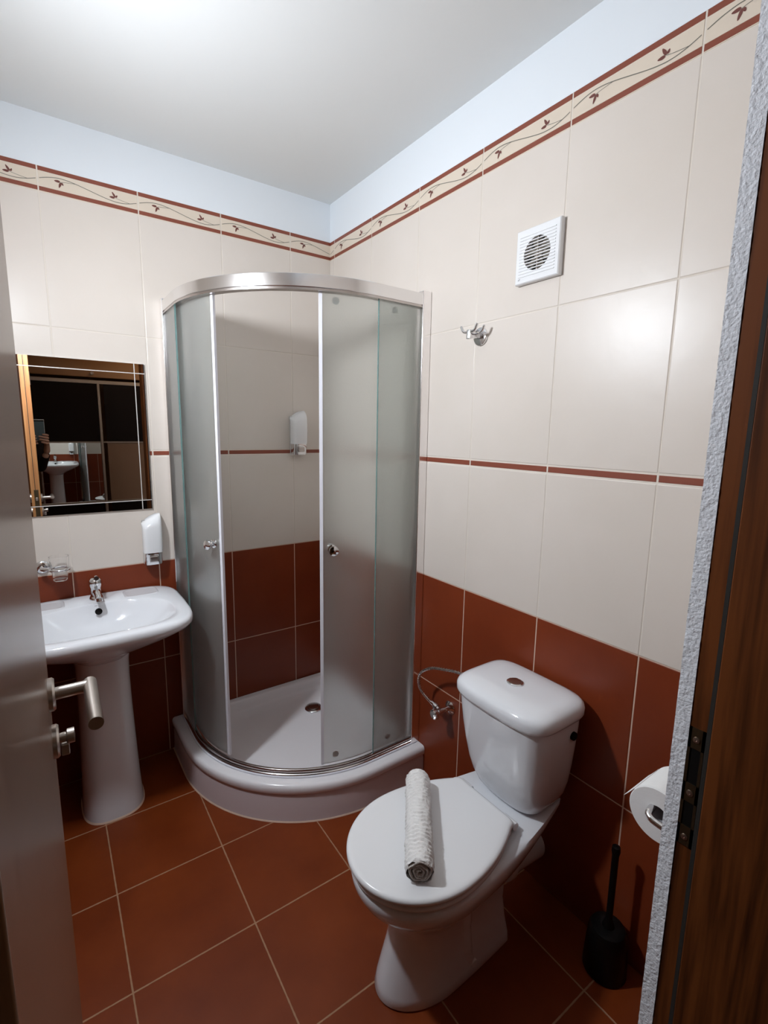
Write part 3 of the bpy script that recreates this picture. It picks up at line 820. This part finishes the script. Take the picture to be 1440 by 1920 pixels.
# ------------------------------------------------------------------ toilet brush
br = thing('toilet_brush', 'black toilet brush in a round holder on the floor right of the toilet', 'toilet brush', (-.066, -1.668, 0))
mb = MB(); c = (-.066, -1.668, 0)
mb.lathe([(.054, 0), (.057, .004), (.056, .02), (.053, .08), (.048, .125), (.043, .134), (.030, .137), (.0, .138)], c, (0, 0, 1), M_black, 40); mb.build('holder', br)
mb = MB(); mb.lathe([(.0, .137), (.016, .138), (.012, .150), (.0085, .16), (.0090, .358), (.0115, .372), (.010, .384), (.0, .387)], c, (0, 0, 1), M_black, 20); mb.build('handle', br)

# ------------------------------------------------------------------ toilet roll and its holder
rc = Vector((-.366, -1.876, .784)); rcz = rc
rh = thing('toilet_roll_holder', 'chrome toilet roll holder fixed on the wall beside the doorway', 'toilet roll holder', (rc.x + .05, YF + .002, rc.z))
mb = MB(); mb.lathe([(.020, 0), (.020, .005), (.0, .007)], (rc.x - .022, YF + .0022, rc.z - .004), (0, 1, 0), M_chrome, 28); mb.build('wall_plate', rh)
mb = MB()
mb.tube(spline([(rc.x - .022, YF + .006, rc.z - .004), (rc.x - .022, rc.y - .02, rc.z - .004), (rc.x - .020, rc.y + .004, rc.z - .001), (rc.x - .006, rc.y + .010, rc.z + .004), (rc.x + .05, rc.y + .010, rc.z + .008), (rc.x + .115, rc.y + .010, rc.z + .008)], 8), .0062, M_chrome, 14)
mb.build('roll_bar', rh)
tr = thing('toilet_roll', 'white toilet paper roll hanging on the chrome bar by the doorway', 'toilet roll', tuple(rc))
mb = MB(); ri, ro = .0195, .0525; off = Vector((0, 0, -.007))
mb.lathe([(ri, 0), (ro - .002, 0), (ro, .002), (ro, .096), (ro - .002, .098), (ri, .098)], rc + off, (1, 0, 0), M_paper, 64, cap=False); mb.build('paper', tr)
mb = MB(); mb.lathe([(ri - .0012, .001), (ri, .001), (ri, .097), (ri - .0012, .097), (ri - .0012, .001)], rc + off, (1, 0, 0), M_card, 40, cap=False); mb.build('card_core', tr)
mb = MB()
a0 = math.radians(30); st = rc + off + Vector((0, math.cos(a0), math.sin(a0)))*(ro + .0003); tdir = Vector((0, math.sin(a0), -math.cos(a0)))
pts = [st + tdir*(.030*k/8) + Vector((0, .0025*(k/8)**2, 0)) for k in range(9)]
nn = Vector((0, tdir.z, -tdir.y))
rings = [[p + Vector((x_, 0, 0)) - nn*h_ for x_, h_ in ((.0, 0), (.097, 0), (.097, .0005), (.0, .0005))] for p in pts]
mb.loft(rings, M_paper); mb.build('loose_sheet', tr, smooth=60)

# ------------------------------------------------------------------ door leaf, opened into the room
DX, DY0, DY1, DZ = -1.265, -1.279, -1.975, 2.03
leafr = thing('door_1', None, None, (DX, DY1, 0), kind='structure')
leafr['label'] = 'brown lacquered door standing open at the left edge'; 
mb = MB(); mb.box((DX - .045, DY1, .008), (DX, DY0, DZ), M_door, .0015)
mb.add([(DX - .0220, DY0 + .0004, .008), (DX, DY0 + .0004, .008), (DX, DY0 + .0004, DZ), (DX - .0220, DY0 + .0004, DZ)], [(0, 1, 2, 3)], M_edge)
mb.add([(DX - .045, DY0 + .0004, .008), (DX - .0250, DY0 + .0004, .008), (DX - .0250, DY0 + .0004, DZ), (DX - .045, DY0 + .0004, DZ)], [(0, 1, 2, 3)], M_edge)
mb.add([(DX - .0250, DY0 + .0005, .008), (DX - .0220, DY0 + .0005, .008), (DX - .0220, DY0 + .0005, DZ), (DX - .0250, DY0 + .0005, DZ)], [(0, 1, 2, 3)], M_rubber)
lf = mb.build('door_leaf', leafr, smooth=30)
hy_, hz_ = DY0 - .052, 1.045
for sg, xf in ((1, DX), (-1, DX - .045)):
    mb = MB(); mb.lathe([(.0265, 0), (.0265, .006), (.024, .009), (.0, .009)], (xf, hy_, hz_), (sg, 0, 0), M_steel, 36); ros = mb.build('handle_rose', leafr)
    mb = MB(); xx = xf + sg*.058
    mb.tube([(xf + sg*.006, hy_, hz_), (xx - sg*.006, hy_, hz_), (xx, hy_ , hz_)], .0100, M_steel, 24)
    mb.tube([(xx, hy_ + .0098, hz_ + .001), (xx, hy_ - .122, hz_ - .003)], .0103, M_steel, 24)
    mb.build('lever_handle', leafr, smooth=40)
    mb = MB(); mb.lathe([(.0265, 0), (.0265, .006), (.024, .009), (.0, .009)], (xf, hy_ - .004, .965), (sg, 0, 0), M_steel, 36); mb.build('lock_rose', leafr)
    mb = MB()
    mb.lathe([(.008, .006), (.008, .018), (.012, .020), (.012, .030), (.0, .031)], (xf, hy_ - .004, .968), (sg, 0, 0), M_steel, 20)
    mb.box((min(xf + sg*.010, xf + sg*.022), hy_ - .010, .938), (max(xf + sg*.010, xf + sg*.022), hy_ + .002, .958), M_steel, .002)
    mb.build('lock_turn', leafr)
mb = MB(); mb.box((DX - .031, DY0 + .0006, .92), (DX - .009, DY0 + .0022, 1.10), M_brass, .0004); mb.box((DX - .026, DY0 + .002, 1.035), (DX - .014, DY0 + .010, 1.055), M_steel, .002)
mb.build('lock_faceplate', leafr)
for z in (.25, 1.75):
    mb = MB(); mb.lathe([(.007, 0), (.007, .09)], (DX + .004, DY1 - .006, z), (0, 0, 1), M_steel, 16); mb.build('hinge', leafr)

leafr.rotation_euler.z = -.02; leafr.location.x -= .014

# ------------------------------------------------------------------ door frame around the opening
fr = thing('trim_1', None, None, (-.55, -2.04, 0), kind='structure')
XI, XH = XR, XJ + .045           # faces of the two jambs
def jamb(x, sg, name):
    mb = MB()
    a, b = (x, x + .030) if sg > 0 else (x - .030, x)
    mb.box((a, -1.998, 0), (b, -1.9745, ZH), M_frame, .0012)
    c, d = (x - .014, x + .030) if sg > 0 else (x - .030, x + .014)
    mb.box((c, -2.135, 0), (d, -2.006, ZH), M_frame, .0015)
    c, d = (x - .004, x + .03) if sg > 0 else (x - .03, x + .004)
    j = mb.build(name, fr, smooth=30)
    m2 = MB(); m2.box((c, -2.0028, 0), (d, -1.9978, ZH), M_rubber); m2.build('rubber_seal', fr, smooth=0)
    return j
jamb(XI, 1, 'jamb'); jamb(XH, -1, 'jamb')
mb = MB(); mb.box((XH - .03, -2.135, ZH - .042), (XI + .03, -1.9745, ZH), M_frame, .0015); mb.build('head', fr, smooth=30)
mb = MB(); mb.box((XI + .001, -2.150, 0), (XI + .075, -2.122, ZH + .05), M_frame, .003); mb.build('casing', fr, smooth=30)
mb = MB(); mb.box((XH - .075, -2.150, 0), (XH - .001, -2.122, ZH + .05), M_frame, .003); mb.build('casing', fr, smooth=30)
# strike plate with two latch openings
sp_ = MB(); yy0, yy1 = -1.9965, -1.9765
sp_.box((XI - .0018, yy0, .905), (XI + .001, yy1, .935), M_brass); sp_.box((XI - .0018, yy0, .972), (XI + .001, yy1, 1.000), M_brass); sp_.box((XI - .0018, yy0, 1.052), (XI + .001, yy1, 1.082), M_brass)
sp_.box((XI - .0018, yy0, .905), (XI + .001, yy0 + .0035, 1.082), M_brass); sp_.box((XI - .0018, yy1 - .0035, .905), (XI + .001, yy1, 1.082), M_brass)
stp = sp_.build('strike_plate', fr, smooth=0)
mb = MB()
for a, b in ((.935, .972), (1.000, 1.052)): mb.box((XI - .0006, yy0 + .003, a), (XI + .0008, yy1 - .003, b), M_darkhole)
mb.build('latch_opening', stp, smooth=0)
for z in (.918, .986, 1.066):
    mb = MB(); mb.lathe([(.0045, 0), (.0042, .0012), (.0015, .0016), (.0, .0008)], (XI - .0016, (yy0+yy1)/2, z), (-1, 0, 0), M_steel, 16); mb.build('screw', stp)

# ------------------------------------------------------------------ wall lamp of the bathroom (left of the frame)
lp = thing('wall_lamp', 'round white glass dome lamp on the left wall high above the sink', 'lamp', (XL, LAMP.y, LAMP.z))
LA = Vector(LAMP_AXIS).normalized(); lb = LAMP - LA*.05
mb = MB(); mb.lathe([(.05, 0), (.05, .006), (.025, .012), (.018, .05)], (XL + .0015, LAMP.y, LAMP.z + .01), (1, 0, 0), M_plastic, 32); mb.build('wall_bracket', lp)
mb = MB(); mb.lathe([(.030, -.02), (.060, -.010), (.072, .0), (.072, .020), (.068, .022), (.0, .022)], lb, LA, M_plastic, 48); mb.build('back_shade', lp)
mb = MB(); mb.lathe([(.065, .0225), (.063, .032), (.054, .042), (.038, .049), (.020, .0525), (.0001, .0535)], lb, LA, M_globe, 48); mb.build('glass_dome', lp)

# ------------------------------------------------------------------ hall behind the camera
YW = -3.38
mb = MB(); mb.box((XL - .6, -4.1, -.08), (.7, YF - .145, 0), M_hallfloor); mb.build('floor_hall', smooth=0, kind='structure')
mb = MB(); mb.box((XL - .6, -4.1, 0), (XL - .4, -1.95, ZC), M_hallwall); mb.build('wall_hall_left', smooth=0, kind='structure')
mb = MB(); mb.box((.5, -4.1, 0), (.7, -1.95, ZC), M_hallwall); mb.box((.002, -2.12, 0), (.5, -2.0, ZC), M_plaster); mb.build('wall_hall_right', smooth=0, kind='structure')
mb = MB(); mb.box((XL - .6, -4.2, 0), (.7, -4.1, ZC), M_hallwall); mb.build('wall_hall_back', smooth=0, kind='structure')
wd = thing('wardrobe', 'sliding door wardrobe with dark panels and mirror seen reflected in the bathroom mirror', 'wardrobe', (-.8, -3.66, 0))
wx0, wx1 = -1.80, .45
mb = MB(); mb.box((wx0, -3.95, .0), (wx1, YW - .03, .05), M_fascia); mb.box((wx0, -3.95, 2.50), (wx1, YW - .03, 2.53), M_fascia)
mb.box((wx0, -3.96, .0), (wx1, -3.95, 2.53), M_fascia); mb.box((wx0 - .01, -3.96, 0), (wx0, YW, 2.53), M_fascia); mb.box((wx1, -3.96, 0), (wx1 + .01, YW, 2.53), M_fascia)
mb.build('carcass', wd, smooth=0)
mb = MB(); mb.box((wx0, YW - .03, 1.945), (wx1, YW + .02, 2.53), M_fascia, .002); mb.build('top_panel', wd, smooth=0)
mb = MB(); mb.box((wx0, YW - .02, 1.885), (wx1, YW + .006, 1.918), M_wrail, .002); mb.build('top_rail', wd, smooth=0)
mb = MB(); mb.box((wx0, YW - .02, .712), (wx1, YW + .006, .734), M_wrail, .002); mb.build('lower_rail', wd, smooth=0)
mb = MB(); mb.box((wx0, YW - .014, 1.315), (wx1, YW + .003, 1.327), M_wrail, .001); mb.build('middle_rail', wd, smooth=0)
for x in (-1.64, -.745, .15):
    mb = MB(); mb.box((x - .011, YW - .018, .05), (x + .011, YW + .008, 1.886), M_wrail, .002); mb.build('stile', wd, smooth=0)
for a, b, m_lo, nm in ((-1.625, -.760, M_mirror2, 'mirror_panel'), (-.700, .135, M_wbeige, 'beige_panel')):
    mb = MB(); mb.box((a, YW - .012, 1.329), (b, YW - .004, 1.884), M_wpanel); mb.build('dark_panel', wd, smooth=0)
    mb = MB(); tl_ = -.0215 if nm == 'mirror_panel' else 0.
    zc_ = (.735 + 1.314)/2; hh_ = (1.314 - .735)/2; mm = Matrix.Translation((0, YW - .008, zc_)) @ Matrix.Rotation(tl_, 4, 'X')
    mb.box((a, -.003, -hh_), (b, .003, hh_), m_lo, mx=mm); mb.build(nm, wd, smooth=0)
    mb = MB(); mb.box((a, YW - .012, .06), (b, YW - .004, .711), M_wpanel); mb.build('dark_panel', wd, smooth=0)
mb = MB(); mb.lathe([(.010, 0), (.008, .012), (.016, .020), (.015, .030), (.0, .033)], (-.79, YW + .02, 1.980), (0, 1, 0), M_wrail, 20); mb.build('hanging_peg', wd)
hl = thing('hall_fill_lamp', 'added warm fill lamp under the hall ceiling, out of view', 'lamp', (-.2, -2.75, ZC))  # unseen lamp, added to warm and brighten the hall and wardrobe
mb = MB(); mb.lathe([(.09, 0), (.09, .02), (.085, .03)], (-.2, -2.75, ZC - .0005), (0, 0, -1), M_profile, 32); mb.build('fill_lamp_base', hl)
mb = MB(); mb.lathe([(.085, .028), (.09, .05), (.075, .075), (.04, .09), (.0, .094)], (-.2, -2.75, ZC - .0005), (0, 0, -1), M_hall_fill, 32); mb.build('fill_lamp_shade', hl)

# ------------------------------------------------------------------ the photographer, seen only in the mirror
M_skin = mat('skin', (.55, .30, .20), .5, bump=(180, .1, .001))
M_cloth = mat('dark_knit_cloth', (.018, .012, .014), .9, spec=.2, bump=(300, .4, .002))
M_trousers = mat('dark_denim', (.02, .022, .03), .9, spec=.2)
M_hair = mat('dark_brown_hair', (.02, .012, .008), .6, bump=(120, .8, .004))
M_shoe = mat('black_shoe_leather', (.01, .01, .01), .4)
M_phone = mat('teal_grey_phone_back', (.10, .14, .15), .25)
M_phone_frame = mat('silver_phone_frame', (.7, .7, .7), .25, 1.)

def skin(name, verts, edges, radii, root=0, sub=2, flat=None):
    me = bpy.data.meshes.new(name); me.from_pydata([tuple(v) for v in verts], edges, [])
    o = bpy.data.objects.new(name, me); COL.objects.link(o)
    md = o.modifiers.new('skin', 'SKIN'); md.use_smooth_shade = True
    if not me.skin_vertices: me.attributes  # created with the modifier below
    bpy.context.view_layer.update()
    if not me.skin_vertices:
        bpy.context.view_layer.objects.active = o; o.select_set(True)
        bpy.ops.mesh.customdata_skin_add()
    for i, r in enumerate(radii):
        sv = me.skin_vertices[0].data[i]; sv.radius = r if isinstance(r, tuple) else (r, r); sv.use_root = (i == root)
    sb = o.modifiers.new('sub', 'SUBSURF'); sb.levels = sub; sb.render_levels = sub
    dg = bpy.context.evaluated_depsgraph_get(); dg.update()
    ev = bpy.data.meshes.new_from_object(o.evaluated_get(dg)); o.modifiers.clear(); o.data = ev; ev.name = name
    return o

person = thing('person', 'person in dark clothes holding a phone up, glimpsed beside the door in the mirror', 'person', (-1.45, -2.66, 0))
px, py = -1.45, -2.66
V = [(px, py, .96), (px, py, 1.10), (px, py + .01, 1.27), (px, py + .01, 1.385), (px, py + .02, 1.46), (px, py + .035, 1.53), (px, py + .045, 1.615), (px, py + .04, 1.68),
     (px + .17, py + .01, 1.375), (px + .185, py + .13, 1.125), (px + .235, py + .335, 1.265),
     (px - .17, py + .01, 1.375), (px - .225, py + .14, 1.13), (px + .045, py + .345, 1.275),
     (px + .09, py, .90), (px + .10, py + .02, .50), (px + .10, py - .01, .09), (px + .105, py + .13, .045),
     (px - .09, py, .90), (px - .10, py + .02, .50), (px - .10, py - .01, .09), (px - .105, py + .13, .045)]
Ed = [(0,1),(1,2),(2,3),(3,4),(4,5),(5,6),(6,7),(3,8),(8,9),(9,10),(3,11),(11,12),(12,13),(0,14),(14,15),(15,16),(16,17),(0,18),(18,19),(19,20),(20,21)]
Rr = [(.15,.11),(.13,.095),(.15,.105),(.12,.09),.052,.055,(.075,.09),(.07,.085),.058,.042,.028,.058,.042,.028,(.085,.09),.055,.04,.03,(.085,.09),.055,.04,.03]
body = skin('body', V, Ed, Rr, 0, 2)
for m in (M_skin, M_cloth, M_trousers, M_shoe): body.data.materials.append(m)
for p_ in body.data.polygons:
    c = p_.center; k = 1
    if c.z > 1.475: k = 0
    elif c.z < .09: k = 3
    elif c.z < .98 and c.y < py + .13: k = 2
    if c.y > py + .325 and c.z > 1.1: k = 0
    p_.material_index = k
body.parent = person; body.matrix_parent_inverse = person.matrix_basis.inverted()
hc = Vector((px, py + .045, 1.645))
mb = MB(); rings = []
for i in range(15):        # hair cap
    t = PI*.60*i/14; rings.append([hc + Vector((math.cos(a)*.088*math.sin(t), -.018 + math.sin(a)*.108*math.sin(t) - .02*(i/14), .018 + math.cos(t)*.118)) for a in [2*PI*j/28 for j in range(28)]])
mb.loft(rings, M_hair, True, False); mb.build('hair', person, smooth=80)
mb = MB()
mb.loft([[hc + Vector((w_*math.cos(a), .088 + d_, z_ + h_*math.sin(a))) for a in [2*PI*j/12 for j in range(12)]] for w_, h_, z_, d_ in ((.016, .024, -.010, -.012), (.014, .018, -.016, .008), (.008, .008, -.022, .020))], M_skin)
mb.build('nose', person, smooth=60)
for sg in (-1, 1):
    mb = MB(); mb.lathe([(.006, .0), (.0125, .004), (.0125, .008), (.0, .012)], hc + Vector((sg*.031, .078, .012)), (0, 1, 0), M_plastic, 16)
    mb.lathe([(.005, .0), (.004, .003), (.0, .0035)], hc + Vector((sg*.031, .0895, .012)), (0, 1, 0), M_hair, 12); mb.build('eye', person)
    mb = MB(); mb.lathe([(.014, -.004), (.026, .0), (.024, .008), (.010, .006), (.0, .004)], hc + Vector((sg*.076, -.004, .0)), (sg, .2, 0), M_skin, 16); mb.build('ear', person)
mb = MB(); mb.tube([hc + Vector((x_, .086 - abs(x_)*.25, -.052)) for x_ in (-.024, -.012, 0, .012, .024)], [.002, .006, .007, .006, .002], mat('lips', (.42, .16, .12), .5), 10); mb.build('mouth', person)
# phone: upright, lens side towards the bathroom, lens at the camera
phx0, phx1, phz0, phz1 = -1.289, -1.212, 1.360, 1.520; phy0, phy1 = -2.246, -2.238
ph = thing('smartphone', 'grey smartphone held up by the person in the mirror', 'phone', ((phx0+phx1)/2, phy0, phz0))
mb = MB(); mb.box((phx0, phy0, phz0), (phx1, phy1 - .001, phz1), M_phone_frame, .003); mb.build('frame', ph)
mb = MB(); mb.box((phx0 + .002, phy1 - .001, phz0 + .002), (phx1 - .002, phy1, phz1 - .005), M_phone, .0004); mb.build('back_cover', ph)
mb = MB(); mb.box((phx0 + .002, phy1, phz1 - .016), (phx1 - .002, phy1 + .0012, phz1 - .007), M_black, .0004); mb.build('camera_bar', ph)
# right hand: palm behind the phone, four fingers curled round its edge, thumb behind
W = Vector((px + .235, py + .335, 1.265))
palm = skin('right_hand', [W, (-1.207, -2.300, 1.300), (-1.208, -2.280, 1.345), (-1.209, -2.272, 1.385)], [(0,1),(1,2),(2,3)], [.026, (.020,.030), (.018,.034), (.014,.030)], 0, 2)
palm.data.materials.append(M_skin); palm.parent = person; palm.matrix_parent_inverse = person.matrix_basis.inverted()
for k, (z, ln) in enumerate(((1.402, .058), (1.382, .062), (1.361, .058), (1.341, .046))):
    a = Vector((-1.207, -2.276, z - .004)); b = Vector((-1.196, -2.243, z)); c = Vector((-1.208, -2.226, z + .004)); d = Vector((-1.206 - ln*.55, -2.230, z + .010)); e = Vector((-1.206 - ln*.8, -2.2335, z + .013))
    if k == 0: d = Vector((-1.222, -2.228, z + .006)); e = Vector((-1.232, -2.2325, z + .009))
    f = skin('finger', [a, b, c, d, e], [(0,1),(1,2),(2,3),(3,4)], [.0095, .0092, .0088, .0080, .0070], 0, 2)
    f.data.materials.append(M_skin); f.parent = palm; f.matrix_parent_inverse = (person.matrix_basis @ palm.matrix_parent_inverse).inverted() if False else Matrix.Identity(4)
th_ = skin('thumb', [(-1.212, -2.290, 1.335), (-1.225, -2.272, 1.375), (-1.236, -2.262, 1.405), (-1.240, -2.258, 1.425)], [(0,1),(1,2),(2,3)], [.013, .011, .0095, .008], 0, 2)
th_.data.materials.append(M_skin); th_.parent = palm
# left hand steadies the lower corner
W2 = Vector((px + .045, py + .345, 1.275))
lp_ = skin('left_hand', [W2, (-1.352, -2.290, 1.315), (-1.315, -2.275, 1.350), (-1.300, -2.268, 1.372)], [(0,1),(1,2),(2,3)], [.026, (.022,.028), (.017,.030), (.013,.026)], 0, 2)
lp_.data.materials.append(M_skin); lp_.parent = person; lp_.matrix_parent_inverse = person.matrix_basis.inverted()
for k, z in enumerate((1.392, 1.374, 1.355, 1.337)):
    f = skin('finger', [(-1.300, -2.270, z - .004), (-1.306, -2.244, z), (-1.296, -2.228, z + .003), (-1.276, -2.2305, z + .006), (-1.268 + .003*k, -2.233, z + .007)], [(0,1),(1,2),(2,3),(3,4)], [.0092, .0090, .0085, .0078, .0068], 0, 2)
    f.data.materials.append(M_skin); f.parent = lp_
t2 = skin('thumb', [(-1.305, -2.285, 1.345), (-1.290, -2.268, 1.375), (-1.280, -2.260, 1.398), (-1.276, -2.257, 1.414)], [(0,1),(1,2),(2,3)], [.013, .011, .0095, .008], 0, 2)
t2.data.materials.append(M_skin); t2.parent = lp_
